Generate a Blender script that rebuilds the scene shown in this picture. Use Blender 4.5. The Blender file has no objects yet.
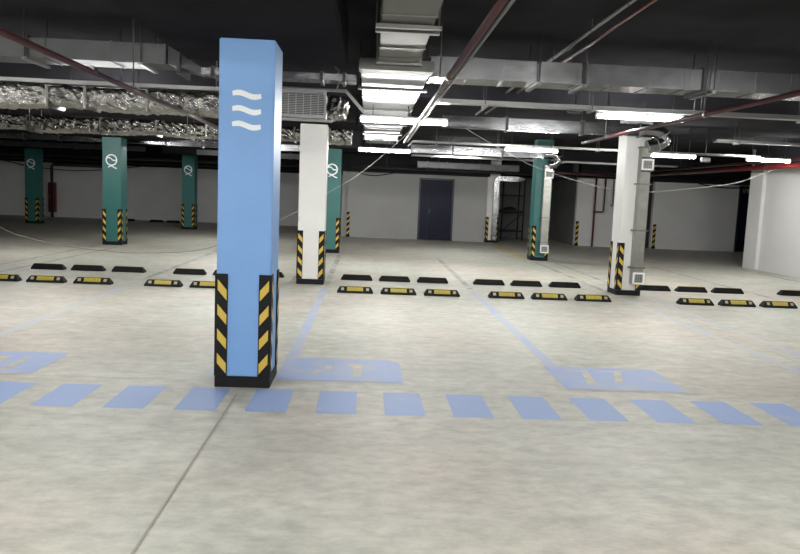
import bpy, bmesh, math, random
from mathutils import Vector, Matrix
random.seed(7)
S = bpy.context.scene
COL = S.collection
PI = math.pi

# ------------------------------------------------------------------ materials
def srgb(r, g, b):
    f = lambda c: (c/255/12.92) if c/255 <= 0.04045 else ((c/255+0.055)/1.055)**2.4
    return (f(r), f(g), f(b), 1)

def mat(name, col, rough=.6, metal=0., noise=0., nscale=8., bump=0., bscale=40., emit=None, spec=.5, stretch=None, col2=None):
    m = bpy.data.materials.new(name); m.use_nodes = True
    nt = m.node_tree; N = nt.nodes; L = nt.links
    b = N['Principled BSDF']
    b.inputs['Roughness'].default_value = rough
    b.inputs['Metallic'].default_value = metal
    b.inputs['Specular IOR Level'].default_value = spec
    b.inputs['Base Color'].default_value = col
    tc = N.new('ShaderNodeTexCoord')
    vec = tc.outputs['Object']
    if stretch:
        mp = N.new('ShaderNodeMapping'); mp.inputs['Scale'].default_value = stretch
        L.new(vec, mp.inputs['Vector']); vec = mp.outputs['Vector']
    if noise > 0:
        n = N.new('ShaderNodeTexNoise'); n.inputs['Scale'].default_value = nscale; n.inputs['Detail'].default_value = 6
        L.new(vec, n.inputs['Vector'])
        r = N.new('ShaderNodeValToRGB')
        c2 = col2 or tuple(max(0, c*(1-noise)) for c in col[:3])+(1,)
        r.color_ramp.elements[0].color = c2; r.color_ramp.elements[0].position = .3
        r.color_ramp.elements[1].color = tuple(min(1, c*(1+noise*.35)) for c in col[:3])+(1,) if not col2 else col
        r.color_ramp.elements[1].position = .7
        L.new(n.outputs['Fac'], r.inputs['Fac']); L.new(r.outputs['Color'], b.inputs['Base Color'])
    if bump > 0:
        n2 = N.new('ShaderNodeTexNoise'); n2.inputs['Scale'].default_value = bscale; n2.inputs['Detail'].default_value = 5
        L.new(vec, n2.inputs['Vector'])
        bp = N.new('ShaderNodeBump'); bp.inputs['Strength'].default_value = bump; bp.inputs['Distance'].default_value = .02
        L.new(n2.outputs['Fac'], bp.inputs['Height']); L.new(bp.outputs['Normal'], b.inputs['Normal'])
    if emit:
        b.inputs['Emission Color'].default_value = emit[0]; b.inputs['Emission Strength'].default_value = emit[1]
    return m

def concrete():
    m = bpy.data.materials.new('polished_concrete'); m.use_nodes = True
    nt = m.node_tree; N = nt.nodes; L = nt.links; b = N['Principled BSDF']
    g = N.new('ShaderNodeNewGeometry')
    mp = N.new('ShaderNodeMapping'); mp.inputs['Scale'].default_value = (.8, 1.25, 1)
    L.new(g.outputs['Position'], mp.inputs['Vector'])
    n1 = N.new('ShaderNodeTexNoise'); n1.inputs['Scale'].default_value = 1.5; n1.inputs['Detail'].default_value = 8; n1.inputs['Roughness'].default_value = .65
    n2 = N.new('ShaderNodeTexNoise'); n2.inputs['Scale'].default_value = 7; n2.inputs['Detail'].default_value = 8; n2.inputs['Roughness'].default_value = .7
    n3 = N.new('ShaderNodeTexNoise'); n3.inputs['Scale'].default_value = .35; n3.inputs['Detail'].default_value = 3
    for n in (n1, n2): L.new(mp.outputs['Vector'], n.inputs['Vector'])
    L.new(g.outputs['Position'], n3.inputs['Vector'])
    r1 = N.new('ShaderNodeValToRGB'); e = r1.color_ramp.elements
    e[0].position = .3; e[0].color = (.41, .395, .345, 1); e[1].position = .68; e[1].color = (.55, .535, .475, 1)
    L.new(n1.outputs['Fac'], r1.inputs['Fac'])
    r2 = N.new('ShaderNodeValToRGB'); e = r2.color_ramp.elements
    e[0].position = .32; e[0].color = (.74, .74, .74, 1); e[1].position = .62; e[1].color = (1.06, 1.06, 1.06, 1)
    L.new(n2.outputs['Fac'], r2.inputs['Fac'])
    mx = N.new('ShaderNodeMixRGB'); mx.blend_type = 'MULTIPLY'; mx.inputs['Fac'].default_value = 1
    L.new(r1.outputs['Color'], mx.inputs['Color1']); L.new(r2.outputs['Color'], mx.inputs['Color2'])
    r3 = N.new('ShaderNodeValToRGB'); e = r3.color_ramp.elements
    e[0].position = .42; e[0].color = (.965, 1, .985, 1); e[1].position = .66; e[1].color = (1.0, .93, .90, 1)
    L.new(n3.outputs['Fac'], r3.inputs['Fac'])
    m2 = N.new('ShaderNodeMixRGB'); m2.blend_type = 'MULTIPLY'; m2.inputs['Fac'].default_value = 1
    L.new(mx.outputs['Color'], m2.inputs['Color1']); L.new(r3.outputs['Color'], m2.inputs['Color2'])
    L.new(m2.outputs['Color'], b.inputs['Base Color'])
    rr = N.new('ShaderNodeMapRange'); rr.inputs['To Min'].default_value = .46; rr.inputs['To Max'].default_value = .62
    L.new(n1.outputs['Fac'], rr.inputs['Value']); L.new(rr.outputs['Result'], b.inputs['Roughness'])
    b.inputs['Specular IOR Level'].default_value = .4
    bp = N.new('ShaderNodeBump'); bp.inputs['Strength'].default_value = .08; bp.inputs['Distance'].default_value = .01
    L.new(n2.outputs['Fac'], bp.inputs['Height']); L.new(bp.outputs['Normal'], b.inputs['Normal'])
    return m

def paint(name, c, wear, conc=(.47, .455, .40, 1)):
    m = bpy.data.materials.new(name); m.use_nodes = True
    nt = m.node_tree; N = nt.nodes; L = nt.links; b = N['Principled BSDF']
    g = N.new('ShaderNodeNewGeometry')
    n = N.new('ShaderNodeTexNoise'); n.inputs['Scale'].default_value = 2.2; n.inputs['Detail'].default_value = 9; n.inputs['Roughness'].default_value = .7
    L.new(g.outputs['Position'], n.inputs['Vector'])
    r = N.new('ShaderNodeValToRGB'); e = r.color_ramp.elements
    e[0].position = wear-.12; e[0].color = (0, 0, 0, 1); e[1].position = wear+.14; e[1].color = (1, 1, 1, 1)
    L.new(n.outputs['Fac'], r.inputs['Fac'])
    mx = N.new('ShaderNodeMixRGB'); mx.inputs['Color1'].default_value = conc; mx.inputs['Color2'].default_value = c
    L.new(r.outputs['Color'], mx.inputs['Fac']); L.new(mx.outputs['Color'], b.inputs['Base Color'])
    b.inputs['Roughness'].default_value = .55
    b.inputs['Specular IOR Level'].default_value = .3
    return m

M = {}
M['concrete'] = concrete()
M['blue_paint'] = paint('blue_floor_paint', (.265, .36, .60, 1), .28)
M['blue_box'] = paint('worn_blue_floor_paint', (.31, .39, .61, 1), .38)
M['blue_line'] = paint('faded_blue_line_paint', (.32, .40, .59, 1), .455)
M['faint_line'] = paint('very_faded_blue_line_paint', (.36, .42, .56, 1), .54)
M['grey_line'] = paint('grey_line_paint', (.20, .20, .19, 1), .47)
M['yellow_line'] = paint('worn_yellow_paint', (.5, .38, .06, 1), .42)
M['joint'] = mat('floor_joint', (.36, .33, .285, 1), .8)
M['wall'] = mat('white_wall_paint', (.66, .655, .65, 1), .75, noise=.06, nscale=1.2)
M['wallgrey'] = mat('darker_wall', (.36, .36, .356, 1), .8, noise=.06, nscale=1.2)  # darker base colour than the other walls
M['dark'] = mat('black_ceiling_paint', (.033, .0325, .035, 1), .9, spec=0, noise=.25, nscale=1.5, bump=.1, bscale=12)
M['darkbeam'] = mat('dark_grey_soffit_paint', (.026, .0255, .029, 1), .9, spec=0, noise=.2, nscale=2)
M['blue'] = mat('blue_column_paint', (.175, .348, .665, 1), .5, noise=.04, nscale=3)
M['white'] = mat('white_column_paint', (.70, .695, .68, 1), .55, noise=.04, nscale=3)
M['green'] = mat('teal_column_paint', (.024, .132, .124, 1), .45, noise=.08, nscale=3)
M['rubber'] = mat('black_rubber', (.008, .008, .009, 1), .65, bump=.05, spec=.22)
M['stripe'] = mat('yellow_reflective_stripe', (.58, .40, .06, 1), .45)
M['stopyellow'] = mat('yellow_wheel_stop_panel', (.44, .35, .05, 1), .5, noise=.3, nscale=30)
M['reflector'] = mat('pale_glass_bead_reflector', (.36, .34, .22, 1), .3)
M['mark'] = mat('white_marking', (.82, .86, .88, 1), .5)
M['galv'] = mat('galvanised_sheet', (.28, .285, .292, 1), .23, 1, noise=.35, nscale=5, bump=.25, bscale=3)
M['galvdull'] = mat('dull_galvanised_sheet', (.10, .103, .105, 1), .5, .9, noise=.2, nscale=4, bump=.06, bscale=5)
M['duct_matt'] = mat('weathered_zinc_duct', (.13, .129, .115, 1), .5, .35, noise=.15, nscale=3, bump=.06, bscale=4)
M['foil'] = mat('crumpled_foil', (.36, .352, .33, 1), .26, 1, noise=.4, nscale=14, bump=1.0, bscale=26)
M['riser'] = mat('zinc_riser_sheet', (.34, .34, .31, 1), .36, .7, noise=.25, nscale=4, bump=.08, bscale=5)
M['ductbright'] = mat('bright_zinc_duct', (.085, .087, .09, 1), .42, .85, noise=.3, nscale=4, bump=.15, bscale=3)
M['recess_shade'] = mat('shade_toned_recess_wall', (.17, .17, .168, 1), .85, noise=.12, nscale=1.5)  # shade of the recess and niche put into a darker wall colour
M['rail'] = mat('zinc_rail', (.2, .2, .196, 1), .35, .85)
M['steel_dark'] = mat('dark_steel', (.05, .05, .052, 1), .5, .3)
M['redpipe'] = mat('dark_red_pipe_paint', (.045, .014, .016, 1), .3)
M['redbright'] = mat('red_pipe_paint', (.105, .012, .012, 1), .3)
M['blackpipe'] = mat('black_pipe_paint', (.02, .018, .018, 1), .45)
M['navy'] = mat('navy_door_paint', (.006, .009, .028, 1), .4, noise=.2, nscale=2, spec=.15)
M['navyframe'] = mat('door_frame_paint', (.009, .011, .022, 1), .4)
M['housing'] = mat('white_lamp_housing', (.75, .75, .75, 1), .4)
M['tube'] = mat('lit_tube', (1, 1, 1, 1), .4, emit=((1, .995, .965, 1), 138))
M['grille'] = mat('grey_grille', (.34, .34, .34, 1), .45, .3)
M['grilleframe'] = mat('white_grille_frame', (.78, .78, .77, 1), .4)
M['grillehole'] = mat('grille_shadow_gap', (.03, .03, .03, 1), .8)
M['wire'] = mat('pale_cable_sheath', (.24, .235, .22, 1), .6)
M['blackwire'] = mat('black_cable_sheath', (.012, .012, .012, 1), .5)
M['scaf'] = mat('dark_scaffold_steel', (.018, .018, .02, 1), .5, .4)
M['board'] = mat('dark_scaffold_board', (.03, .025, .02, 1), .8)
M['firered'] = mat('dark_red_cabinet', (.16, .008, .014, 1), .4)

# ------------------------------------------------------------------ mesh helpers
class MB:
    def __init__(s): s.bm = bmesh.new()
    def quad(s, pts, mi=0):
        f = s.bm.faces.new([s.bm.verts.new(p) for p in pts]); f.material_index = mi; return f
    def box(s, x0, x1, y0, y1, z0, z1, mi=0, bev=0):
        r = bmesh.ops.create_cube(s.bm, size=1)
        vs = r['verts']
        for v in vs:
            v.co = Vector(((x0+x1)/2+v.co.x*(x1-x0), (y0+y1)/2+v.co.y*(y1-y0), (z0+z1)/2+v.co.z*(z1-z0)))
        fs = {f for v in vs for f in v.link_faces}
        for f in fs: f.material_index = mi
        if bev > 0:
            es = list({e for v in vs for e in v.link_edges})
            bmesh.ops.bevel(s.bm, geom=es, offset=bev, segments=2, affect='EDGES', clamp_overlap=True)
        return s
    def tube(s, pts, r, n=10, mi=0, cap=True):
        pts = [Vector(p) for p in pts]; rings = []
        up = None
        for i, p in enumerate(pts):
            t = (pts[min(i+1, len(pts)-1)]-pts[max(i-1, 0)]).normalized()
            if up is None:
                up = Vector((0, 0, 1)) if abs(t.z) < .9 else Vector((1, 0, 0))
            a = t.cross(up)
            if a.length < 1e-4: a = t.cross(Vector((0, 1, 0)))
            a.normalize(); b = a.cross(t).normalized(); up = b
            rings.append([s.bm.verts.new(p+(a*math.cos(2*PI*k/n)+b*math.sin(2*PI*k/n))*r) for k in range(n)])
        for A, B in zip(rings, rings[1:]):
            for k in range(n):
                f = s.bm.faces.new([A[k], A[(k+1) % n], B[(k+1) % n], B[k]]); f.smooth = True; f.material_index = mi
        if cap:
            for R in (rings[0], rings[-1]):
                f = s.bm.faces.new(R); f.material_index = mi
        return s
    def prism(s, poly, axis, a0, a1, mi=0):
        """poly: 2-D outline; axis 'x','y','z' the extrusion axis"""
        def P(u, v, w):
            return {'x': (w, u, v), 'y': (u, w, v), 'z': (u, v, w)}[axis]
        A = [s.bm.verts.new(P(u, v, a0)) for u, v in poly]; B = [s.bm.verts.new(P(u, v, a1)) for u, v in poly]
        fs = [s.bm.faces.new(A), s.bm.faces.new(B[::-1])]
        n = len(poly)
        for k in range(n): fs.append(s.bm.faces.new([A[k], A[(k+1) % n], B[(k+1) % n], B[k]]))
        for f in fs: f.material_index = mi
        return s
    def ribbon(s, top, bot, y0, y1, mi=0):
        """a thin strip in the XZ plane between two polylines"""
        n = len(top)
        V = [[s.bm.verts.new((p[0], y, p[1])) for p in L] for L in (top, bot) for y in (y0, y1)]
        tf, tb, bf, bb = V
        for k in range(n-1):
            for q in ([tf[k], tf[k+1], bf[k+1], bf[k]], [tb[k], tb[k+1], bb[k+1], bb[k]], [tf[k], tf[k+1], tb[k+1], tb[k]], [bf[k], bf[k+1], bb[k+1], bb[k]]):
                f = s.bm.faces.new(q); f.material_index = mi
        for k in (0, n-1):
            f = s.bm.faces.new([tf[k], bf[k], bb[k], tb[k]]); f.material_index = mi
        return s
    def build(s, name, mats, parent=None, loc=None):
        bmesh.ops.recalc_face_normals(s.bm, faces=s.bm.faces)
        me = bpy.data.meshes.new(name); s.bm.to_mesh(me); s.bm.free()
        for m in (mats if isinstance(mats, (list, tuple)) else [mats]): me.materials.append(m)
        o = bpy.data.objects.new(name, me); COL.objects.link(o)
        if parent: o.parent = parent
        if loc: o.location = loc
        return o

def tag(o, label=None, cat=None, group=None, kind=None):
    if label: o['label'] = label
    if cat: o['category'] = cat
    if group: o['group'] = group
    if kind: o['kind'] = kind
    return o
def empty(name, loc, label, cat, group=None, rz=0):
    o = bpy.data.objects.new(name, None); o.empty_display_size = .1
    COL.objects.link(o); o.location = loc; o.rotation_euler = (0, 0, rz)
    return tag(o, label, cat, group)
def copy_tree(o, parent=None):
    c = o.copy(); COL.objects.link(c)
    if parent: c.parent = parent
    for ch in list(o.children): copy_tree(ch, c)
    return c
def struct(name, mb, m, parent=None):
    o = mb.build(name, m, parent)
    if not parent: o['kind'] = 'structure'
    return o
def wall(name, x0, x1, y0, y1, z0, z1, m='wall'):
    return struct(name, MB().box(x0, x1, y0, y1, z0, z1), M[m])

# ------------------------------------------------------------------ camera
cd = bpy.data.cameras.new('camera'); cam = bpy.data.objects.new('camera', cd); COL.objects.link(cam)
f_, pitch, yaw, roll = 723.098, 0.11412, -0.04806, 0.04131
cy, sy = math.cos(yaw), math.sin(yaw)
fw = Vector((-sy, cy, 0)); rt = Vector((cy, sy, 0)); up = Vector((0, 0, 1))
f2 = fw*math.cos(pitch)-up*math.sin(pitch); u2 = up*math.cos(pitch)+fw*math.sin(pitch)
r3 = rt*math.cos(roll)+u2*math.sin(roll); u3 = u2*math.cos(roll)-rt*math.sin(roll)
mw = Matrix((r3, u3, -f2)).transposed().to_4x4(); mw.translation = Vector((0, 0, 1.62))
cam.matrix_world = mw
cd.sensor_width = 36; cd.lens = f_/800*36; cd.clip_end = 200; cd.clip_start = .05
S.camera = cam

# ------------------------------------------------------------------ setting
CZ = 3.2
X0, X1, Y0, Y1 = -18, 16, -7, 33
# floor: slab with the painted lines, boxes, numbers and joints on its surface
mb = MB(); mb.box(X0, X1, Y0, Y1+.3, -.2, 0)
def patch(pts, mi, z): mb.quad([(x, y, z) for x, y in pts], mi)
def rect(x0, x1, y0, y1, mi, z=.0015): patch([(x0, y0), (x1, y0), (x1, y1), (x0, y1)], mi, z)
for k in range(-18, 10):                                # dashed guide line
    x = .178+k*.512
    if x > 10: break
    rect(x, x+.30, 5.165, 5.775, 1)
def rbox(x0, x1, y0, y1, rad, mi, z=.0025):             # number box, far right corner rounded
    pts = [(x0, y0), (x1, y0)]
    for k in range(7):
        a = k/6*PI/2
        pts.append((x1-rad+rad*math.cos(a), y1-rad+rad*math.sin(a)))
    pts.append((x0, y1)); patch(pts, mi, z)
rbox(-3.83, -2.76, 6.03, 6.83, .05, 2)
rbox(-.74, .36, 6.08, 6.92, .16, 2)
rbox(1.77, 2.85, 6.04, 6.88, .1, 2)
for x, w in ((-3.77, .11), (-1.30, .08), (-.68, .11), (1.86, .11), (4.40, .11), (4.92, .10)):
    rect(x-w/2, x+w/2, 6.85 if x in (-3.77, -.68, 1.86) else 6.05, 12.1, 3 if x in (-.68, 1.86) else 7)
    rect(x-w/2, x+w/2, 12.6, 18.6, 4)
for x in (-6.3, -6.85, -9.4, -12.1, 7.45, 9.9):
    rect(x-.05, x+.05, 12.6, 18.6, 4)
for x in (-6.3, -6.95, 7.45, 9.9): rect(x-.05, x+.05, 6.1, 12.1, 7)
# stall numbers left unpainted in the boxes
rect(-.085, .0, 6.26, 6.74, 0, .004); patch([(-.15, 6.66), (-.085, 6.60), (-.085, 6.74), (-.13, 6.74)], 0, .004)
patch([(-.46, 6.28), (-.41, 6.28), (-.385, 6.42), (-.29, 6.48), (-.28, 6.62), (-.33, 6.62), (-.345, 6.52), (-.43, 6.44)], 0, .004)
patch([(2.02, 6.22), (2.10, 6.22), (2.17, 6.74), (2.10, 6.74)], 0, .004); rect(1.94, 2.10, 6.68, 6.74, 0, .004)
patch([(2.29, 6.30), (2.36, 6.30), (2.51, 6.76), (2.43, 6.76)], 0, .004); rect(2.23, 2.43, 6.70, 6.76, 0, .004)
rect(-3.07, -3.01, 6.14, 6.62, 0, .004); rect(-3.38, -3.2, 6.2, 6.65, 0, .004)
# saw-cut joints
rect(-.987, -.975, -7, 5.6, 5, .005); rect(-18, 16, 5.985, 5.993, 5, .005)
rect(-18, 16, 12.42, 12.432, 5, .005)
rect(-6.63, -6.62, -7, 18, 5, .001); rect(4.66, 4.67, -7, 18, 5, .001)
rect(-18, 16, 18.6, 18.62, 4, .001)
for k in range(4):                                      # worn yellow dashes near the duct column at the back
    y = 20.2+k*1.35; x = 4.27+k*.0
    patch([(x, y), (x+.34, y), (x+.26, y+.75), (x-.08, y+.75)], 6, .002)
struct('floor', mb, [M['concrete'], M['blue_paint'], M['blue_box'], M['blue_line'], M['grey_line'], M['joint'], M['yellow_line'], M['faint_line']])
struct('ceiling', MB().box(X0-.2, X1+.2, Y0-.2, Y1+.3, CZ, CZ+.25), M['dark'])
# walls
wall('wall_left', X0-.2, X0, Y0, Y1+.3, 0, CZ)
wall('wall_front', X0, X1, Y0-.2, Y0, 0, CZ)
wall('wall_back_left', X0, -.75, 32.8, 33.0, 0, CZ)
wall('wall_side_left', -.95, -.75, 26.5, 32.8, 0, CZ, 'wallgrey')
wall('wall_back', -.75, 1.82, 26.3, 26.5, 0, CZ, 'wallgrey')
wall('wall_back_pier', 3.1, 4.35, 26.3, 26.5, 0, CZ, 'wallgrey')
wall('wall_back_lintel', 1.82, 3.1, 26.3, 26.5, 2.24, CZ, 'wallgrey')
wall('wall_recess_back', 4.35, 7.8, 30.0, 30.2, 0, CZ, 'recess_shade')
wall('wall_recess_left', 4.35, 4.55, 26.98, 30.0, 0, CZ, 'recess_shade')
wall('wall_recess_right', 7.6, 7.8, 26.4, 30.0, 0, CZ, 'recess_shade')
wall('wall_back_middle', 7.6, 10.1, 26.2, 26.4, 0, CZ)
wall('wall_niche_back', 10.1, 10.7, 28.5, 28.7, 0, CZ, 'recess_shade')
wall('wall_niche_left', 9.9, 10.1, 26.4, 28.5, 0, CZ, 'recess_shade')
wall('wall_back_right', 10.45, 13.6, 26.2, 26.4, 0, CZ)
wall('wall_niche_right', 10.5, 10.7, 26.4, 28.5, 0, CZ, 'recess_shade')
wall('wall_back_right_lintel', 13.6, 14.6, 26.2, 26.4, 2.43, CZ)
wall('wall_back_corner', 14.6, X1, 26.2, 26.4, 0, CZ)
wall('wall_far_right', X1, X1+.2, Y0, 26.4, 0, CZ)
wall('wall_right', 10.42, 10.68, Y0, 19.3, 0, CZ)
# pilaster in the right wall
struct('trim_1', MB().box(10.33, 10.75, 18.72, 19.36, 0, CZ, bev=.008), M['wall'])
# dark beams, soffits and drop panels under the slab
def trim(n, x0, x1, y0, y1, z0, z1=CZ): struct('trim_%d' % n, MB().box(x0, x1, y0, y1, z0, z1, bev=.01), M['darkbeam'])
trim(2, -1.70, -.24, 3.2, 6.9, 2.765)
trim(3, -1.70, -.24, 11.9, 13.3, 2.74)
trim(4, -7.34, -5.90, 18.4, 19.9, 2.765)
trim(5, -1.70, -.24, 18.4, 19.9, 2.72)
trim(6, X0, -1.0, 32.3, 32.8, 2.36)
trim(7, -.95, 4.3, 25.75, 26.3, 2.36)
trim(8, 4.75, 7.55, 26.9, 27.4, 2.42)
trim(9, 7.55, 10.1, 25.7, 26.2, 2.48)
trim(10, 10.1, X1, 25.7, 26.2, 2.45)
trim(11, 10.05, 10.42, Y0, 18.7, 2.70)
trim(12, -13.2, -11.6, 26.5, 28.2, 2.72)
trim(13, -7.4, -5.9, 26.5, 28.2, 2.72)
trim(14, X0, 10.3, 23.2, 23.7, 2.88)
trim(15, X0, 10.0, 10.3, 10.7, 2.98)

# doors
d = struct('door_1', MB().box(1.88, 3.04, 26.33, 26.37, .01, 2.18), M['navy'])
fr = MB(); fr.box(1.82, 1.88, 26.26, 26.42, 0, 2.24); fr.box(3.04, 3.1, 26.26, 26.42, 0, 2.24); fr.box(1.88, 3.04, 26.26, 26.42, 2.18, 2.24)
fr.build('door_frame', M['navyframe'], d)
MB().box(1.89, 2.16, 26.31, 26.33, .02, 2.17, bev=.004).build('door_leaf', M['navy'], d)
MB().box(2.17, 3.03, 26.305, 26.33, .02, 2.17, bev=.004).build('door_leaf', M['navy'], d)
h = MB(); h.box(2.21, 2.25, 26.295, 26.305, .95, 1.15); h.tube([(2.23, 26.30, 1.08), (2.23, 26.26, 1.08), (2.36, 26.26, 1.08)], .01)
h.build('door_handle', M['steel_dark'], d)
d = struct('door_2', MB().box(13.66, 14.54, 26.28, 26.32, .01, 2.37), M['navy'])
fr = MB(); fr.box(13.6, 13.66, 26.16, 26.36, 0, 2.43); fr.box(14.54, 14.6, 26.16, 26.36, 0, 2.43); fr.box(13.66, 14.54, 26.16, 26.36, 2.37, 2.43)
fr.build('door_frame', M['navyframe'], d)
h = MB(); h.box(14.40, 14.44, 26.265, 26.28, .95, 1.15); h.tube([(14.42, 26.27, 1.08), (14.42, 26.22, 1.08), (14.28, 26.22, 1.08)], .01)
h.build('door_handle', M['steel_dark'], d)
sg = MB()                                               # faint pale lettering over the door
for pts in ([(13.78, 2.19), (13.81, 2.19), (13.83, 2.33), (13.80, 2.33)], [(13.84, 2.18), (13.86, 2.18), (13.92, 2.34), (13.90, 2.34)],
            [(13.95, 2.25), (13.97, 2.25), (13.945, 2.33), (13.92, 2.33)], [(13.95, 2.18), (13.975, 2.18), (14.01, 2.33), (13.985, 2.33)]):
    sg.prism(pts, 'y', 26.262, 26.28)
sg.build('door_lettering', M['reflector'], d)

# ------------------------------------------------------------------ columns
GW, GT, GB, GH = .092, .010, .095, .93
def corner_guard(parent, hw, hd, sx, sy, top=GH, stripes=4):
    """L-shaped black rubber edge protector with yellow bands, screwed to one corner"""
    g = MB(); x, y = sx*hw, sy*hd
    ox, oy = x+sx*GT, y+sy*GT
    poly = [(ox, oy), (x-sx*GW, oy), (x-sx*GW, y), (x, y), (x, y-sy*GW), (ox, y-sy*GW)]
    g.prism(poly, 'z', GB, top)
    e = .0015
    for k in range(stripes):
        zt = top-.045-k*.2
        for face in (0, 1):
            P = []
            for s, dz in ((.012, 0), (.084, -.085), (.084, -.17), (.012, -.085)):
                if face == 0: P.append((ox-sx*(s+GT), oy+sy*e, zt+dz))
                else: P.append((ox+sx*e, oy-sy*(s+GT), zt+dz))
            g.quad(P, 1)
    go = g.build('corner_guard', [M['rubber'], M['stripe']], parent)
    return go
def make_column(x, y, w, dpt, h, m, label, marks=None, guards=((-1, -1), (1, -1), (1, 1), (-1, 1)), group=None):
    """x centre, y front face"""
    r = empty('column', (x, y+dpt/2, 0), label, 'column', group)
    hw, hd = w/2, dpt/2
    MB().box(-hw, hw, -hd, hd, .09, h-.002, bev=.008).build('shaft', M[m], r)
    MB().box(-hw-.007, hw+.007, -hd-.007, hd+.007, 0, .092, bev=.004).build('base_band', M['rubber'], r)
    for sx, sy in guards: corner_guard(r, hw, hd, sx, sy)
    yf = -hd
    if marks == 'waves':
        for k in range(3):
            top, bot = [], []
            for i in range(17):
                t = i/16; xx = -.112+t*.222+.012*0
                zc = 2.345-k*.118-.012*t+.012*math.sin(2*PI*(t*.98+.02))
                th = .018+.005*math.sin(PI*t)
                top.append((xx, zc+th)); bot.append((xx+.004, zc-th))
            mbk = MB().ribbon([(a, b) for a, b in top], bot, yf-.003, yf+.001)
            mbk.build('wave_marking', M['mark'], r)
    if marks == 'Q':
        q = MB(); R, t = .133, .017
        n = 28; zc = 2.185; cx = -.005
        for i in range(n):
            a0, a1 = 2*PI*i/n, 2*PI*(i+1)/n
            ring = [(cx+(R+s*t)*math.cos(a), zc+(R+s*t)*math.sin(a)) for a, s in ((a0, 1), (a1, 1), (a1, -1), (a0, -1))]
            q.prism(ring, 'y', yf-.003, yf+.001)
        for pts in ([(-.11, .045), (-.07, .062), (-.03, .052), (.03, .0), (.07, -.012), (.11, .0)],
                    [(-.085, -.185), (-.045, -.165), (-.02, -.145), (.03, -.165), (.08, -.195), (.135, -.21)]):
            top = [(cx+a, zc+b+.016) for a, b in pts]; bot = [(cx+a, zc+b-.016) for a, b in pts]
            q.ribbon(top, bot, yf-.003, yf+.001)
        q.build('emblem', M['mark'], r)
    return r
make_column(-.974, 5.81, .432, .47, 2.765, 'blue', 'light blue square column with three white wave marks, nearest the camera', 'waves')
make_column(-.962, 12.52, .455, .44, 2.74, 'white', 'white square column standing just behind and right of the blue column')
make_column(4.655, 12.52, .43, .44, CZ, 'white', 'white square column carrying a metal duct, front right')
make_column(-6.615, 19.1, .475, .46, 2.765, 'green', 'teal green column with emblem at left, nearest of the teal columns on the left', 'Q')
make_column(-.960, 19.1, .455, .44, 2.72, 'green', 'teal green column with emblem partly hidden behind the white column', 'Q')
make_column(4.62, 19.1, .44, .44, CZ, 'green', 'teal green column carrying a metal duct, right of the navy door')
make_column(-12.22, 27.0, .46, .46, 2.72, 'green', 'dark teal column at far left beside the red cabinet', 'Q')
make_column(-6.60, 27.0, .46, .46, 2.72, 'green', 'dark teal column with emblem at the back, between left teal column and blue column', 'Q')
make_column(4.51, 26.1, .44, .46, CZ, 'white', 'white column carrying a metal duct at back, just right of the navy door')
def wall_guard(x, y, label, z1=.9):
    r = empty('corner_guard', (x, y, 0), label, 'corner guard', None)
    g = MB(); g.box(-.055, .055, -.014, 0, .08, z1)
    for k in range(4):
        zt = z1-.04-k*.2
        g.quad([(-.05, -.016, zt-.09), (.05, -.016, zt), (.05, -.016, zt-.09), (-.05, -.016, zt-.18)], 1)
    g.build('guard_strip', [M['rubber'], M['stripe']], r)
    MB().box(-.07, .07, -.02, 0, 0, .08).build('base_block', M['rubber'], r)
wall_guard(-.70, 26.3, 'striped black and yellow guard on white wall end behind teal column')
wall_guard(7.67, 26.2, 'striped black and yellow guard on wall corner by the red riser pipe')
wall_guard(10.55, 26.2, 'striped black and yellow guard on wall edge right of the white duct column')

# ------------------------------------------------------------------ wheel stops
def make_stop():
    r = empty('wheel_stop', (0, 0, 0), 'x', 'wheel stop', 'rubber wheel stops')
    Lh, D, H = .29, .15, .10
    b = MB(); bm = b.bm
    lo = [(-Lh, 0), (Lh, 0), (Lh, D), (-Lh, D)]
    mid = [(-Lh, 0), (Lh, 0), (Lh, D), (-Lh, D)]
    tp = [(-Lh+.045, .055), (Lh-.045, .055), (Lh-.045, D-.03), (-Lh+.045, D-.03)]
    A = [bm.verts.new((x, y, 0)) for x, y in lo]; B = [bm.verts.new((x, y, .028)) for x, y in mid]; C = [bm.verts.new((x, y, H)) for x, y in tp]
    for P, Q in ((A, B), (B, C)):
        for k in range(4): bm.faces.new([P[k], P[(k+1) % 4], Q[(k+1) % 4], Q[k]])
    bm.faces.new(C); bm.faces.new(A[::-1])
    bmesh.ops.bevel(bm, geom=[e for e in bm.edges if all(v.co.z > .02 for v in e.verts)], offset=.006, segments=2, affect='EDGES')
    b.build('body', M['rubber'], r)
    def on_slope(x0, x1, t0, t1, lift):
        P = []
        for x, t in ((x0, t0), (x1, t0), (x1, t1), (x0, t1)):
            P.append((x, .055*t, .028+.072*t))
        n = Vector((0, -.072, .055)).normalized()
        return [tuple(Vector(p)+n*lift) for p in P]
    def slab(name, x0, x1, t0, t1, m):
        s = MB(); a = on_slope(x0, x1, t0, t1, 0); c = on_slope(x0, x1, t0, t1, .006)
        s.quad(c)
        for k in range(4): s.quad([a[k], a[(k+1) % 4], c[(k+1) % 4], c[k]])
        s.build(name, M[m], r)
    slab('yellow_panel', -.13, .13, .12, .88, 'stopyellow')
    slab('reflector', -.225, -.178, .22, .74, 'reflector')
    slab('reflector', .178, .225, .22, .74, 'reflector')
    t = MB(); t.box(-.235, .235, .068, .10, H-.002, H+.003); t.build('yellow_top_strip', M['stopyellow'], r)
    return r
stop0 = make_stop(); used = [False]
def place_stop(x, y, rz, label):
    o = stop0 if not used[0] else copy_tree(stop0); used[0] = True
    o.location = (x, y, 0); o.rotation_euler = (0, 0, rz); o['label'] = label
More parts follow.
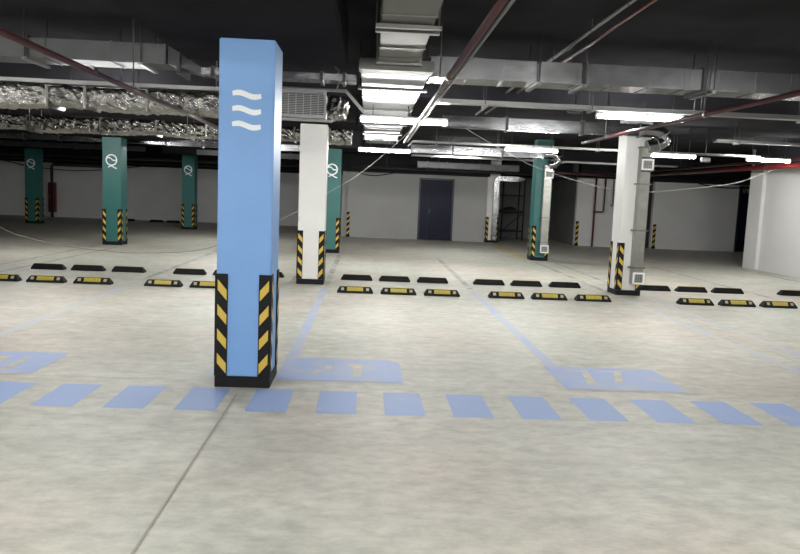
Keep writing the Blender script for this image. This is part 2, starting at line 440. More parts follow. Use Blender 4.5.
stalls = [((-6.06+.29, -5.35+.29, -4.62+.29), 'of three at the left photo edge'),
          ((-3.515+.29, -2.80+.29, -2.09+.29), 'of those just left of the blue column'),
          ((-.45+.29, .255+.29, .965+.29), 'of three just right of the plain white column'),
          ((2.02+.295, 2.73+.295, 3.46+.295), 'of three just left of the white duct column'),
          ((5.18+.3, 5.89+.3, 6.6+.3), 'of three just right of the white duct column')]
for xs, desc in stalls:
    for x, pos in zip(xs, ('left', 'middle', 'right')):
        if not (pos == 'right' and 'left of the blue' in desc):
            place_stop(x, 11.58, 0, 'yellow-faced wheel stop, %s one %s' % (pos, desc))
        place_stop(x, 13.46, PI, 'all-black rear-row wheel stop, %s one %s' % (pos, desc))
place_stop(7.9+.3, 13.46, PI, 'black wheel stop in the rear row, last at the right photo edge')
for i, x in enumerate((-10.9, -10.2, -9.0, -8.3)):
    place_stop(x, 31.5, PI, ('first', 'second', 'third', 'fourth')[i]+' small dark wheel stop from left along the far left back wall')

# ------------------------------------------------------------------ lamps
def make_lamp():
    r = empty('tube_lamp', (0, 0, 0), 'x', 'lamp', 'suspended tube lamps')
    MB().box(-.56, .56, -.035, .035, .02, .062, bev=.006).build('housing', M['housing'], r)
    hp = [((.038)*math.cos(PI+PI*k/10), .022+.046*math.sin(PI+PI*k/10)) for k in range(11)]
    MB().prism(hp, 'x', -.54, .54).build('tube', M['tube'], r)
    for s in (-1, 1):
        MB().box(s*.55-.014, s*.55+.014, -.03, .03, -.03, .03, bev=.005).build('end_cap', M['housing'], r)
    return r
lamp0 = make_lamp(); lused = [False]
def place_lamp(x, y, z, label, sc=1, hang=None):
    o = lamp0 if not lused[0] else copy_tree(lamp0); lused[0] = True
    o.location = (x, y, z); o['label'] = label; o.scale = (sc, 1, 1)
    for hx, hz in hang or ((-.42, CZ), (.42, CZ)):
        MB().tube([(hx, 0, .06), (hx, 0, hz-z)], .006, 6).build('hanger_rod', M['steel_dark'], o)
place_lamp(.42, 9.4, 2.54, 'lit tube lamp under the central duct, nearer of two', hang=((-.4, 2.738), (.05, 2.738)))
place_lamp(.31, 15.8, 2.53, 'lit tube lamp under the central duct, farther of two', hang=((-.3, 2.738), (.15, 2.738)))
place_lamp(3.37, 15.2, 2.64, 'lit tube lamp just above the teal duct column')
place_lamp(3.40, 9.2, 2.70, 'lit tube lamp above the white duct column on right')
place_lamp(6.0, 14.5, 2.60, 'lit tube lamp partly hidden behind the white duct column')
place_lamp(8.9, 16.0, 2.70, 'lit tube lamp at far right above the right wall', .9)
NEAR = []
for x, y, z in ((-5.6, 3.4, 2.62), (-2.8, 2.3, 2.62), (2.3, 1.2, 2.62), (5.2, 2.4, 2.62), (-.9, -1.6, 2.62), (1.9, -3.5, 2.62),
                (.7, -.4, 2.62), (3.6, -1.2, 2.62), (-3.8, -1.5, 2.62), (7.4, 9.3, 2.62), (-5.9, 7.0, 2.62)):  # unseen lamps, partly inferred, partly added to brighten the near floor
    place_lamp(x, y, z, 'unseen tube lamp outside the frame, assumed for the light on the near aisle')
for x, y, z in ((-4.4, 21.6, 2.82), (2.6, 20.4, 2.84)):  # lamps added out of sight to lift the far floor and back walls
    place_lamp(x, y, z, 'added unseen tube lamp behind the far ducts, brightens the back area')
place_lamp(-3.4, 9.6, 2.63, 'lit tube lamp hidden above the near foil duct on left')
place_lamp(-3.3, 15.9, 2.75, 'lit tube lamp hidden behind foil ducts, between blue and teal columns')
place_lamp(-7.2, 15.9, 2.75, 'lit tube lamp hidden behind foil ducts at left edge')

# ------------------------------------------------------------------ ducts
def rods(parent, xs, y, z, name='hanger_rod', r=.006):
    for x in xs: MB().tube([(x, y, z), (x, y, CZ)], r, 6).build(name, M['steel_dark'], parent)
def seam_duct(mb, x0, x1, y0, y1, z0, z1, step, seam=.012, proud=.006):
    mb.box(x0, x1, y0, y1, z0, z1, bev=.006)
    x = x0
    while x < x1-step*.3:
        mb.box(x, x+seam, y0-proud, y1+proud, z0-proud, z1+proud); x += step
    return mb
def across_duct(name, x0, x1, y0, y1, z0, z1, m, label, step=.5, flanges=(), hang=(), rail=True):
    r = empty(name, ((x0+x1)/2, (y0+y1)/2, z0), label, 'duct')
    ox, oy, oz = (x0+x1)/2, (y0+y1)/2, z0
    seam_duct(MB(), x0-ox, x1-ox, y0-oy, y1-oy, 0, z1-z0, step).build('duct_body', M[m], r)
    for fx in flanges:
        MB().box(fx-.018-ox, fx+.018-ox, y0-oy-.025, y1-oy+.025, -.025, z1-z0+.025).build('flange', M['steel_dark'], r)
    for hx in hang:
        if rail:
            MB().box(hx-.02-ox, hx+.02-ox, y0-oy-.065, y1-oy+.065, -.03, -.007).build('support_rail', M['rail'], r)
        for yy in (y0-.05, y1+.05):
            MB().tube([(hx-ox, yy-oy, -.03), (hx-ox, yy-oy, CZ-z0)], .007, 6).build('hanger_rod', M['steel_dark'], r)
    return r
across_duct('metal_duct', -5.6, -1.98, 7.2, 7.6, 2.765, 2.95, 'galvdull', 'grey sheet metal duct crossing overhead at left, in front of foil ducts', .62, (-3.28,), (-3.28, -2.2))
# transition and thin run under the drop panel
r = empty('metal_duct', (-1.0, 7.4, 2.68), 'thin grey duct passing behind the top of the blue column', 'duct')
mbx = MB(); bm = mbx.bm
A = [bm.verts.new(p) for p in ((-.96, -.2, .085), (-.96, .2, .085), (-.96, .2, .26), (-.96, -.2, .26))]
B = [bm.verts.new(p) for p in ((-.66, -.13, .02), (-.66, .13, .02), (-.66, .13, .082), (-.66, -.13, .082))]
for k in range(4): bm.faces.new([A[k], A[(k+1) % 4], B[(k+1) % 4], B[k]])
bm.faces.new(A); bm.faces.new(B)
mbx.build('taper', M['galvdull'], r)
seam_duct(MB(), -.66, .84, -.13, .13, .02, .082, .5).build('duct_body', M['galv'], r)
for fx in (-.86, -.55, -.38, .5, .72):
    MB().box(fx-.015, fx+.015, -.22 if fx < -.7 else -.15, .22 if fx < -.7 else .15, .0, .28 if fx < -.7 else .1).build('flange', M['steel_dark'], r)
across_duct('metal_duct', .56, 9.6, 7.2, 7.6, 2.765, 2.965, 'galv', 'grey sheet metal duct crossing overhead right of the central duct', .36, (2.08, 3.28, 5.4, 7.6), (1.62, 2.07, 3.36, 5.5, 7.7))
# central duct running away from the camera
def along_box(mb, x0, x1, y0, y1, z0, z1): mb.box(x0, x1, y0, y1, z0, z1, bev=.006)
r = empty('metal_duct', (.24, 4.4, 2.8), 'large near duct running away overhead in centre of ceiling', 'duct')
m1 = MB(); along_box(m1, -.19, .175, -2.2, 2.3, 0, .3)
m1.build('duct_body', M['duct_matt'], r)
for y in (-1.2, -.35, .55, 1.05, 1.62, 2.05): MB().box(-.197, .182, y, y+.018, -.008, .305).build('seam', M['duct_matt'], r)
for y, w in ((.78, .03), (.92, .04)):
    MB().box(-.23, .23, y, y+w*1.4, -.035, -.009).build('support_rail', M['duct_matt'], r)
for s in (-.225, .225):
    MB().tube([(s, .95, -.03), (s, .95, CZ-2.8)], .008, 6).build('hanger_rod', M['steel_dark'], r)
MB().box(-.215, .2, 2.3, 2.36, -.02, .32).build('flange', M['rail'], r)
r = empty('metal_duct', (.21, 12, 2.745), 'wide bright duct running away above the two central lamps', 'duct')
m1 = MB(); along_box(m1, -.32, .33, -4.95, 4.8, 0, .13); m1.build('duct_body', M['ductbright'], r)
MB().box(-.34, .35, -5.2, -4.95, .0, .1, bev=.01).build('duct_joint', M['duct_matt'], r)
for y in (-3.35, -2.0, .8, 3.6):
    MB().box(-.335, .345, y, y+.035, -.008, .138).build('flange', M['steel_dark'], r)
for y in (-4.25, -.3, 1.6, 3.0):                              # slotted strut hangers
    st = MB(); st.box(-.36, .37, y, y+.12, -.045, -.02)
    for k in range(20):
        st.box(-.34+k*.036, -.34+k*.036+.016, y+.03, y+.09, -.0465, -.0455, 1)
    st.build('slotted_strut', [M['steel_dark'], M['grilleframe']], r)
    for s in (-.35, .36): MB().tube([(s, y+.06, -.04), (s, y+.06, CZ-2.745)], .007, 6).build('hanger_rod', M['steel_dark'], r)

# foil-wrapped ducts
def foil_duct(x0, x1, y0, y1, z0, z1, label, amp, seams, seed):
    rnd = random.Random(seed)
    ox = (x0+x1)/2; oy = (y0+y1)/2
    r = empty('foil_duct', (ox, oy, z0), label, 'duct')
    b = MB(); bm = b.bm
    nx = int((x1-x0)/.045); prof = []
    ny, nz = 5, 6
    rad = .06
    w, h = y1-y0, z1-z0
    # rounded-rectangle section
    for cx, cz, a0 in ((w/2-rad, h-rad, 0), (-w/2+rad, h-rad, 90), (-w/2+rad, rad, 180), (w/2-rad, rad, 270)):
        for k in range(4):
            a = math.radians(a0+k*30); prof.append((cx+rad*math.cos(a), cz+rad*math.sin(a)))
    P = []
    for i in range(len(prof)):
        a = prof[i]; c = prof[(i+1) % len(prof)]
        P.append(a)
        dd = math.hypot(a[0]-c[0], a[1]-c[1])
        if dd > .1:
            n = max(2, int(dd/.045))
            for k in range(1, n): P.append((a[0]+(c[0]-a[0])*k/n, a[1]+(c[1]-a[1])*k/n))
    rings = []
    for i in range(nx+1):
        x = x0+(x1-x0)*i/nx
        sag = .012*math.sin(x*2.3+seed)+.012*math.sin(x*5.1+seed*2)
        pinch = min([1]+[.93+.07*min(1, abs(x-s)/.12) for s in seams])
        ring = []
        for (u, v) in P:
            dn = rnd.gauss(0, amp)
            un, vn = u/(w/2), (v-h/2)/(h/2)
            ring.append(bm.verts.new((x-ox+rnd.gauss(0, amp*.8), u*pinch+un*dn, h/2+(v-h/2)*pinch+vn*dn+(sag if v < h/2 else sag*.2))))
        rings.append(ring)
    n = len(P)
    for A, B in zip(rings, rings[1:]):
        for k in range(n): bm.faces.new([A[k], A[(k+1) % n], B[(k+1) % n], B[k]])
    bm.faces.new(rings[0]); bm.faces.new(rings[-1])
    b.build('foil_wrap', M['foil'], r)
    for s in seams:
        MB().box(s-.012-ox, s+.012-ox, -w/2-.012, w/2+.012, -.012, h+.012, bev=.01).build('strap', M['rail'], r)
    return r, ox, oy
r, ox, oy = foil_duct(-6.4, -1.02, 8.0, 8.45, 2.40, 2.615, 'foil-wrapped duct crossing at left, nearest and largest of the foil ducts', .0075, (-5.2, -3.45, -3.05, -2.4), 3)
MB().box(-2.8, 2.7, -.27, -.235, .232, .272).build('top_rail', M['rail'], r)
MB().box(-2.8, 2.7, -.10, -.05, .232, .272).build('top_rail', M['rail'], r)
for x in (-1.9, -.4, 1.05, 2.05):
    MB().tube([(x+.0, -.25, .27), (x, -.25, CZ-2.4)], .007, 6).build('hanger_rod', M['rail'], r)
r, ox, oy = foil_duct(-9.5, -.35, 13.55, 13.95, 2.50, 2.76, 'foil-wrapped duct crossing at left, farther of the two foil ducts', .0075, (-6.2, -4.9, -3.9, -3.0, -1.4, -.75), 11)
for x in (-3.6, -1.2, 1.6, 3.2):
    for yy in (-.24, .24): MB().tube([(x, yy, -.03), (x, yy, CZ-2.5)], .007, 6).build('hanger_rod', M['rail'], r)
    MB().box(x-.02, x+.02, -.26, .26, -.035, -.012).build('support_rail', M['rail'], r)
# grille box at the right end of the near foil duct
r = empty('grille_box', (-.74, 8.2, 2.40), 'wide grey air grille box between the blue column and the plain white column', 'grille')
MB().box(-.25, .24, -.18, .2, .02, .27, bev=.004).build('box_body', M['galvdull'], r)
MB().box(-.245, .235, -.186, -.178, .03, .26).build('back_plate', M['grillehole'], r)
fr = MB()
for a in ((-.26, .25, .0, .035), (-.26, .25, .25, .285)): fr.box(a[0], a[1], -.21, -.18, a[2], a[3])
for a in ((-.26, -.235), (.225, .25)): fr.box(a[0], a[1], -.21, -.18, .035, .25)
fr.build('grille_frame', M['rail'], r)
sl = MB()
for k in range(11): sl.box(-.235, .225, -.2, -.188, .047+k*.0185, .055+k*.0185)
for k in range(5): sl.box(-.16+k*.08, -.152+k*.08, -.203, -.186, .035, .25)
sl.build('grille_slats', M['grille'], r)
MB().box(-.255, .47, -.215, -.18, .285, .315).build('top_rail', M['rail'], r)
MB().box(-.25, .32, -.215, -.18, -.04, -.015).build('bottom_rail', M['rail'], r)
st = MB(); st.prism([(.44, .30), (.48, .30), (.66, .11), (.66, .06)], 'y', -.215, -.19); st.build('brace', M['rail'], r)
# crumpled foil end
rnd = random.Random(5)
b = MB(); bmesh.ops.create_icosphere(b.bm, subdivisions=3, radius=1)
for v in b.bm.verts:
    d_ = 1+rnd.gauss(0, .13); v.co = Vector((v.co.x*.115*d_, v.co.y*.17*d_, v.co.z*.135*d_))
b.build('foil_bundle', M['foil'], r, (.365, 0, .13))

across_duct('metal_duct', -10.6, -5.6, 20.3, 20.5, 2.70, 2.82, 'galv', 'narrow bright duct at far left behind the foil ducts', .5, (-9.4, -8.45, -7.6), (-9.0,), False)
across_duct('metal_duct', -5.55, -1.9, 20.3, 20.5, 2.68, 2.84, 'galv', 'narrow bright duct between the left teal column and blue column', .42, (-4.6, -3.4), (-4.4,), False)
across_duct('metal_duct', -14.2, -7.3, 24.0, 24.25, 2.66, 2.80, 'galvdull', 'dull low duct at far left behind the narrow bright duct', .8, (-12.2, -10.6, -9.5, -8.6), (-11,), False)
across_duct('metal_duct', -5.6, -1.2, 24.0, 24.25, 2.62, 2.78, 'galvdull', 'dull low duct just left of the blue column, far back', .8, (-4.2, -2.6), (-3,), False)
across_duct('metal_duct', 1.6, 5.0, 24.2, 24.45, 2.52, 2.72, 'galvdull', 'dull low duct above and in front of the navy door', .7, (1.95, 2.6, 3.7), (2.3,), False)

# ducts that come down the right-hand columns
def spline(pts, sub=10):
    P = [Vector(p) for p in pts]; out = []
    for i in range(len(P)-1):
        p0, p1, p2, p3 = P[max(i-1, 0)], P[i], P[i+1], P[min(i+2, len(P)-1)]
        for k in range(sub):
            t = k/sub
            out.append(.5*((2*p1)+(-p0+p2)*t+(2*p0-5*p1+4*p2-p3)*t*t+(-p0+3*p1-3*p2+p3)*t**3))
    out.append(P[-1]); return out
def elbow(mb, cx, cz, r0, r1, y0, y1, n=8):
    for k in range(n):
        a0, a1 = PI/2*(1-k/n), PI/2*(1-(k+1)/n)
        poly = [(cx+r0*math.cos(a0), cz+r0*math.sin(a0)), (cx+r1*math.cos(a0), cz+r1*math.sin(a0)), (cx+r1*math.cos(a1), cz+r1*math.sin(a1)), (cx+r0*math.cos(a1), cz+r0*math.sin(a1))]
        mb.prism(poly, 'y', y0, y1)
def grille_square(parent, x0, x1, z0, z1, y):
    g = MB(); t = .028
    g.box(x0, x1, y-.022, y, z0, z0+t); g.box(x0, x1, y-.022, y, z1-t, z1); g.box(x0, x0+t, y-.022, y, z0+t, z1-t); g.box(x1-t, x1, y-.022, y, z0+t, z1-t)
    go = g.build('vent_grille', M['grilleframe'], parent)
    s = MB(); n = 6
    for k in range(n):
        zz = z0+t+(z1-z0-2*t)*(k+.3)/n; s.box(x0+t, x1-t, y-.016, y-.008, zz, zz+.011)
    for k in range(4):
        xx = x0+t+(x1-x0-2*t)*(k+.4)/4; s.box(xx, xx+.006, y-.017, y-.008, z0+t, z1-t)
    s.build('slats', M['grille'], go)
    MB().box(x0+t, x1-t, y-.006, y, z0+t, z1-t).build('backing', M['grillehole'], go)
def riser(x0, x1, yf, zt, zrun0, zrun1, xleft, label, zbox=(2.2, 2.39), step=.26, bulge=.12):
    """vertical duct on a column front plus the horizontal run it turns into"""
    r = empty('exhaust_duct', ((x0+x1)/2, yf, 0), label, 'duct')
    ox, oy = (x0+x1)/2, yf; hw = (x1-x0)/2; dp = .16
    MB().box(-hw, hw, -dp, -.004, .22, zt-.1, bev=.005).build('riser', M['riser'], r)
    MB().box(-hw-.002, hw+.002, -dp-.012, -dp, zbox[0]-.03, zbox[1]+.03).build('access_box', M['galv'], r)
    if zbox[1]-zbox[0] > .1: grille_square(r, -hw-.0, hw+.035, zbox[0], zbox[1], -dp-.012)
    grille_square(r, -hw+.0, hw+.03, .225, .43, -dp-.002)
    for z in (.50, 1.15, 1.95):
        MB().box(-hw-.04, hw+.035, -dp-.014, -.001, z, z+.022).build('clamp', M['rail'], r)
    zc = (zrun0+zrun1)/2; R = (zrun1-zrun0)/2+.012
    path = spline([(-hw-.06, -.125, zc), (hw*.2, -.125, zc), (hw+bulge*.7, -.125, zc-.03), (hw+bulge, -.125, zc-.13), (hw+bulge*.45, -.125, zc-.225), (0, -.12, zc-.27)], 6)
    MB().tube(path, R, 18).build('elbow', M['galv'], r)
    for k in (14, 19, 24):
        p, q = path[k], path[k+1]
        MB().tube([p, p+(q-p).normalized()*.02], R*1.12, 18).build('elbow_ring', M['riser'], r)
    MB().box(-hw-.02, hw+.02, -dp-.025, -.004, zt-.13, zt-.1).build('flange', M['rail'], r)
    MB().box(-hw-.07, -hw-.045, -dp-.02, -.003, zrun0-.02, zrun1+.02).build('flange', M['rail'], r)
    seam_duct(MB(), xleft-ox, -hw-.05, -dp, -.004, zrun0, zrun1, step).build('horizontal_run', M['galv'], r)
    for fx in (xleft+1.1, xleft+2.4):
        MB().box(fx-.02-ox, fx+.02-ox, -dp-.02, -.003, zrun0-.03, zrun1+.02).build('joint_clamp', M['steel_dark'], r)
        MB().tube([(fx-ox, -dp/2, zrun1), (fx-ox, -dp/2, CZ)], .006, 6).build('hanger_rod', M['steel_dark'], r)
    return r
riser(4.655, 4.83, 12.515, 2.70, 2.77, 2.97, 1.2, 'silver exhaust duct bending down the front of the white column', bulge=.2)
riser(4.59, 4.785, 19.095, 2.63, 2.70, 2.91, 1.05, 'silver exhaust duct bending down the front of the teal column right of door')
# back column duct
r = empty('exhaust_duct', (4.575, 26.095, 0), 'silver exhaust duct on the white back column beside the dark recess', 'duct')
MB().box(-.085, .085, -.15, -.002, .3, 2.16, bev=.005).build('riser', M['galv'], r)
MB().box(-.09, .09, -.155, -.002, .1, .3, bev=.004).build('outlet_box', M['duct_matt'], r)
v = MB(); v.tube([(0, -.155, .19), (0, -.17, .19)], .07, 16); v.build('round_vent', M['grille'], r)
for z in (.45, 1.0, 1.6): MB().box(-.105, .105, -.165, -.001, z, z+.03).build('clamp', M['rail'], r)
e = MB()
for k in range(8):
    a0, a1 = PI-PI/2*k/8, PI-PI/2*(k+1)/8
    e.prism([(.16+q*math.cos(a), 2.16+q*math.sin(a)) for q, a in ((.07, a0), (.245, a0), (.245, a1), (.07, a1))], 'y', -.15, -.002)
e.build('elbow', M['galv'], r)
seam_duct(MB(), .16, .75, -.15, -.002, 2.23, 2.405, .25).build('horizontal_run', M['galv'], r)
mbx = MB(); bm = mbx.bm
A = [bm.verts.new(p) for p in ((.75, -.15, 2.23), (.75, -.002, 2.23), (.75, -.002, 2.405), (.75, -.15, 2.405))]
B = [bm.verts.new(p) for p in ((1.0, -.11, 2.28), (1.0, -.04, 2.28), (1.0, -.04, 2.36), (1.0, -.11, 2.36))]
for k in range(4): bm.faces.new([A[k], A[(k+1) % 4], B[(k+1) % 4], B[k]])
bm.faces.new(A); bm.faces.new(B)
mbx.build('nozzle', M['galv'], r)

# ------------------------------------------------------------------ cable trays
def tray(x0, x1, y, z, label, w=.14, hgt=.05, hx=(), elbow_=False):
    r = empty('cable_tray', ((x0+x1)/2, y, z), label, 'cable tray')
    ox = (x0+x1)/2
    t = MB(); t.box(x0-ox, x1-ox, 0, w, 0, .006); t.box(x0-ox, x1-ox, 0, .006, .006, hgt); t.box(x0-ox, x1-ox, w-.006, w, .006, hgt)
    t.build('tray', M['rail'], r)
    if elbow_:
        e = MB(); e.prism([(x0-ox, 0), (x0-ox, hgt), (x0-ox-.1, -.06), (x0-ox-.1, -.11)], 'y', 0, w); e.build('bent_end', M['rail'], r)
    for x in hx:
        MB().box(x-.02-ox, x+.02-ox, -.03, w+.03, -.025, -.002).build('bracket', M['rail'], r)
        for yy in (-.02, w+.02): MB().tube([(x-ox, yy, -.02), (x-ox, yy, CZ-z)], .006, 6).build('hanger_rod', M['steel_dark'], r)
tray(.78, 9.6, 8.6, 2.70, 'long grey cable tray crossing right half of the ceiling, nearest of the trays', hx=(1.33, 2.6, 3.9, 5.2, 6.5), elbow_=True)
tray(.96, 9.0, 16.5, 2.79, 'grey cable tray crossing behind the row of far lamps', hx=(1.5, 2.9, 5.2, 7), elbow_=True)
tray(1.2, 9.0, 21.0, 2.72, 'lower grey cable tray farther back above the navy door', hx=(1.8, 3.7, 5.6, 7.4))
tray(6.2, 9.7, 12.9, 2.78, 'short grey cable tray right of the white duct column', hx=(6.6, 8.9))

# ------------------------------------------------------------------ pipes
def pipe(name, pts, rad, m, label, cat='pipe', couplings=(), clips=(), n=12):
    o0 = Vector(pts[0])
    r = empty(name, pts[0], label, cat)
    MB().tube([Vector(p)-o0 for p in pts], rad, n).build('pipe_run', M[m], r)
    for p, q in couplings:
        MB().tube([Vector(p)-o0, Vector(q)-o0], rad*1.3, n).build('coupling', M[m], r)
    for p in clips:
        p = Vector(p)
        c = MB(); c.tube([p-o0+Vector((0, 0, rad)), Vector((p.x, p.y, CZ))-o0], .006, 6)
        c.tube([p-o0+Vector((0, -.015, 0)), p-o0+Vector((0, .015, 0))], rad*1.2, n)
        c.build('pipe_hanger', M['steel_dark'], r)
    return r
pipe('sprinkler_pipe', [(-1.86, 1.5, 2.345), (-1.88, 7.95, 2.345), (-1.90, 10.2, 2.345)], .02, 'redpipe', 'dark red sprinkler pipe running away at upper left', couplings=[((-1.87, 5.0, 2.36), (-1.87, 5.08, 2.36))], clips=[(-1.863, 3.0, 2.36), (-1.872, 5.9, 2.36)])
pipe('sprinkler_pipe', [(.54, 1.2, 2.46), (.555, 11.9, 2.46)], .021, 'redpipe', 'reddish sprinkler pipe running away just right of the central duct', couplings=[((.545, 5.2, 2.46), (.545, 5.28, 2.46))], clips=[(.547, 6.0, 2.46), (.553, 10.3, 2.46)])
pipe('conduit', [(.580, 1.2, 2.46), (.597, 11.8, 2.46)], .011, 'rail', 'thin grey conduit beside the central sprinkler pipe', 'conduit')
pipe('sprinkler_pipe', [(3.22, 2.2, 2.5), (3.2, 10.5, 2.5), (3.19, 10.9, 2.5)], .024, 'redpipe', 'dark red sprinkler pipe at right passing in front of the right lamp', couplings=[((3.215, 6.9, 2.5), (3.215, 6.98, 2.5))], clips=[(3.214, 7.0, 2.5), (3.2, 9.9, 2.5)])
pipe('conduit', [(1.885, 2.2, 3.1), (1.885, 13.2, 3.1)], .016, 'rail', 'grey conduit fixed under the black ceiling, upper right of the central pipe', 'conduit', clips=[(1.885, y, 3.1) for y in (5.5, 6.4, 7.7, 9.4, 11, 12.6)])
pipe('conduit', [(2.03, 2.2, 3.1), (2.03, 6.2, 3.1), (2.05, 6.8, 3.1), (2.02, 13.0, 3.1)], .014, 'redbright', 'orange red conduit fixed under the black ceiling beside the grey one', 'conduit')
pipe('sprinkler_pipe', [(9.72, 12, 2.64), (9.72, 25.4, 2.64)], .06, 'redbright', 'thick red pipe running along the top of the right wall, lower one', clips=[(9.72, 17.5, 2.64), (9.72, 22.5, 2.64)])
pipe('sprinkler_pipe', [(9.9, 12, 2.80), (9.9, 25.4, 2.80)], .045, 'redpipe', 'darker red pipe above the thick red one along the right wall', clips=[(9.9, 18.5, 2.80)])
pipe('sprinkler_pipe', [(6.0, 24.9, 2.56), (9.6, 24.9, 2.56)], .05, 'redpipe', 'dark red pipe crossing in front of the back wall at right', clips=[(7.2, 24.9, 2.56), (8.8, 24.9, 2.56)])
pipe('riser_pipe', [(8.22, 26.05, 0), (8.22, 26.05, 2.47)], .035, 'redbright', 'red vertical riser pipe on the white back wall', couplings=[((8.22, 26.05, 1.2), (8.22, 26.05, 1.32))])
pipe('branch_pipe', [(8.267, 26.05, 1.27), (8.52, 26.05, 1.27), (8.56, 26.05, 1.31), (8.56, 26.05, 2.47)], .028, 'redpipe', 'dark red branch pipe bending up right of the red riser')
pipe('branch_pipe', [(8.8, 26.05, 1.55), (8.84, 26.05, 1.5), (8.88, 26.05, 1.55), (8.86, 26.05, 2.47)], .018, 'blackpipe', 'thin black pipe on back wall just left of white duct column')
for i, (y, z, rr, lab) in enumerate(((29.5, 2.60, .06, 'thick black pipe crossing high in front of the far left wall'), (31.0, 2.46, .045, 'black pipe crossing low in front of the far left wall top'), (27.9, 2.50, .035, 'thin black pipe crossing behind the far left teal columns'))):
    pipe('black_pipe', [(-17, y, z), (-1.3, y, z)], rr, 'blackpipe', lab, clips=[(x, y, z) for x in (-15, -10.5, -5, -2)])
pipe('black_pipe', [(-.6, 25.2, 2.50), (7.2, 25.2, 2.50)], .05, 'blackpipe', 'black pipe crossing just above the navy door', clips=[(x, 25.2, 2.50) for x in (.6, 3.2, 6)])
pipe('black_pipe', [(-13.66, 32.1, 0), (-13.66, 32.1, 2.2), (-13.58, 32.1, 2.28), (-11.3, 32.1, 2.28)], .06, 'blackpipe', 'black standpipe beside the red cabinet at far left')
pipe('branch_pipe', [(5.9, 9.9, 2.95), (7.3, 10.1, 2.72), (9.6, 10.2, 2.66)], .012, 'redpipe', 'thin reddish branch pipe under the ceiling at right edge', clips=[(7.3, 10.1, 2.72)])

# red cabinet
r = empty('fire_cabinet', (-13.87, 32.7, 0), 'dark red fire cabinet on the far left back wall', 'cabinet')
MB().box(-.14, .14, -.18, .05, .2, 1.5, bev=.01).build('body', M['firered'], r)
MB().box(-.12, .12, -.195, -.18, .24, 1.46, bev=.005).build('door', M['firered'], r)
MB().box(-.15, .15, -.15, .05, .0, .2).build('plinth', M['wall'], r)
MB().box(-.11, -.085, -.21, -.195, .8, .95).build('handle', M['rail'], r)
# wall junction boxes
for x, y, z, lab in ((6.72, 14.4, 2.50, 'small grey fixture box at right end of the half hidden lamp'), (2.55, 9.15, 2.72, 'small grey junction box at left end of the right lamp')):
    r = empty('junction_box', (x, y, z), lab, 'junction box')
    MB().box(-.09, .09, -.06, .06, 0, .1, bev=.012).build('box', M['galvdull'], r)
    MB().tube([(0, 0, .1), (0, 0, CZ-z)], .008, 6).build('hanger_rod', M['steel_dark'], r)
    MB().box(-.075, .075, -.066, -.06, .015, .085).build('lid', M['grille'], r)

# ------------------------------------------------------------------ cables
def cable(pts, rad, m, label):
    o = MB().tube(spline(pts), rad, 6).build('cable', M[m]); tag(o, label, 'cable')
cable([(-12.5, 17, 3.19), (-10.4, 17, 1.55), (-8.41, 17, .49), (-7.74, 17, .26), (-7.05, 17, .13), (-6.1, 17, .04), (-5.2, 17, .016), (-3.7, 17, .18), (-2.08, 17, .88), (-1.01, 17, 1.54), (-.17, 17, 2.09), (.69, 17, 2.86), (1.0, 17, 3.2)], .008, 'wire', 'pale sagging cable hanging almost to the floor behind the blue and white columns')
cable([(2.2, 17, 3.2), (2.67, 17, 2.95), (3.49, 17, 2.55), (3.83, 17, 2.40), (4.73, 17, 2.14), (5.77, 17, 1.93), (6.64, 17, 1.91), (7.39, 17, 2.0), (8.63, 17, 2.19), (9.2, 17, 2.39), (9.62, 17, 2.56)], .008, 'wire', 'pale cable swagging across in front of the teal duct column')
cable([(-.4, 25.85, 2.362), (-.2, 25.85, 2.27), (.15, 25.85, 2.23), (.55, 25.85, 2.28), (.9, 25.85, 2.362)], .02, 'blackwire', 'black sagging cable at the wall top left of the navy door')
cable([(11.9, 25.85, 2.455), (12.2, 25.85, 2.38), (12.9, 25.85, 2.33), (13.6, 25.85, 2.36), (14.8, 25.85, 2.455)], .025, 'blackwire', 'black sagging cable above the dark right door')
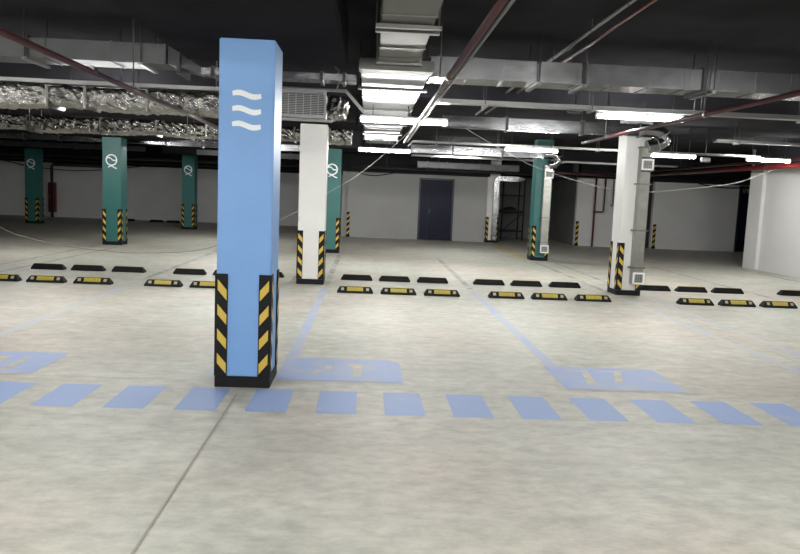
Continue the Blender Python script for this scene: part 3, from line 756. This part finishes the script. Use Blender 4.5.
cable([(-15.8, 32.5, 2.362), (-14.6, 32.5, 2.15), (-13, 32.5, 2.06), (-11.5, 32.5, 2.15), (-10, 32.5, 2.362)], .02, 'blackwire', 'black sagging cable across the far left wall')
cable([(-.4, 8.2, 2.72), (-.38, 8.2, 2.8), (-.44, 8.2, 2.86), (-.37, 8.2, 2.93), (-.42, 8.2, 3.0), (-.40, 8.2, 3.2)], .008, 'wire', 'thin kinked wire hanging above the grille box')

# ------------------------------------------------------------------ scaffold in the recess
r = empty('scaffold', (5.65, 28.6, 0), 'dark tube scaffold standing in the unlit recess behind teal column', 'scaffold')
for sx in (-.42, .42):
    for syy in (-.5, .5):
        MB().tube([(sx, syy, 0), (sx, syy, 2.35)], .028, 8).build('upright', M['scaf'], r)
for z in (.35, 1.1, 1.75):
    for sx in (-.42, .42): MB().tube([(sx, -.5, z), (sx, .5, z)], .02, 8).build('rung', M['scaf'], r)
    for syy in (-.5, .5): MB().tube([(-.42, syy, z), (.42, syy, z)], .02, 8).build('ledger', M['scaf'], r)
MB().tube([(-.42, -.53, .35), (.42, -.53, 1.1)], .016, 8).build('brace', M['scaf'], r)
MB().box(-.42, .42, -.5, .5, 1.12, 1.16).build('platform', M['board'], r)
rb = MB(); rnd = random.Random(2)
bmesh.ops.create_icosphere(rb.bm, subdivisions=2, radius=1)
for v in rb.bm.verts: v.co = Vector((v.co.x*.3*(1+rnd.gauss(0, .1)), v.co.y*.2, max(0, v.co.z)*.14*(1+rnd.gauss(0, .15))))
o = rb.build('sheet_bundle', M['scaf'], None, (5.6, 28.6, 1.162)); tag(o, 'dark bundle lying on the scaffold platform in the recess', 'bundle')

# ------------------------------------------------------------------ world + view
w = bpy.data.worlds.new('world'); S.world = w; w.use_nodes = True
w.node_tree.nodes['Background'].inputs['Color'].default_value = (0, 0, 0, 1)
w.node_tree.nodes['Background'].inputs['Strength'].default_value = 0
S.view_settings.view_transform = 'Standard'; S.view_settings.look = 'None'
S.view_settings.exposure = 0.9; S.view_settings.gamma = 1
S.view_settings.use_curve_mapping = False
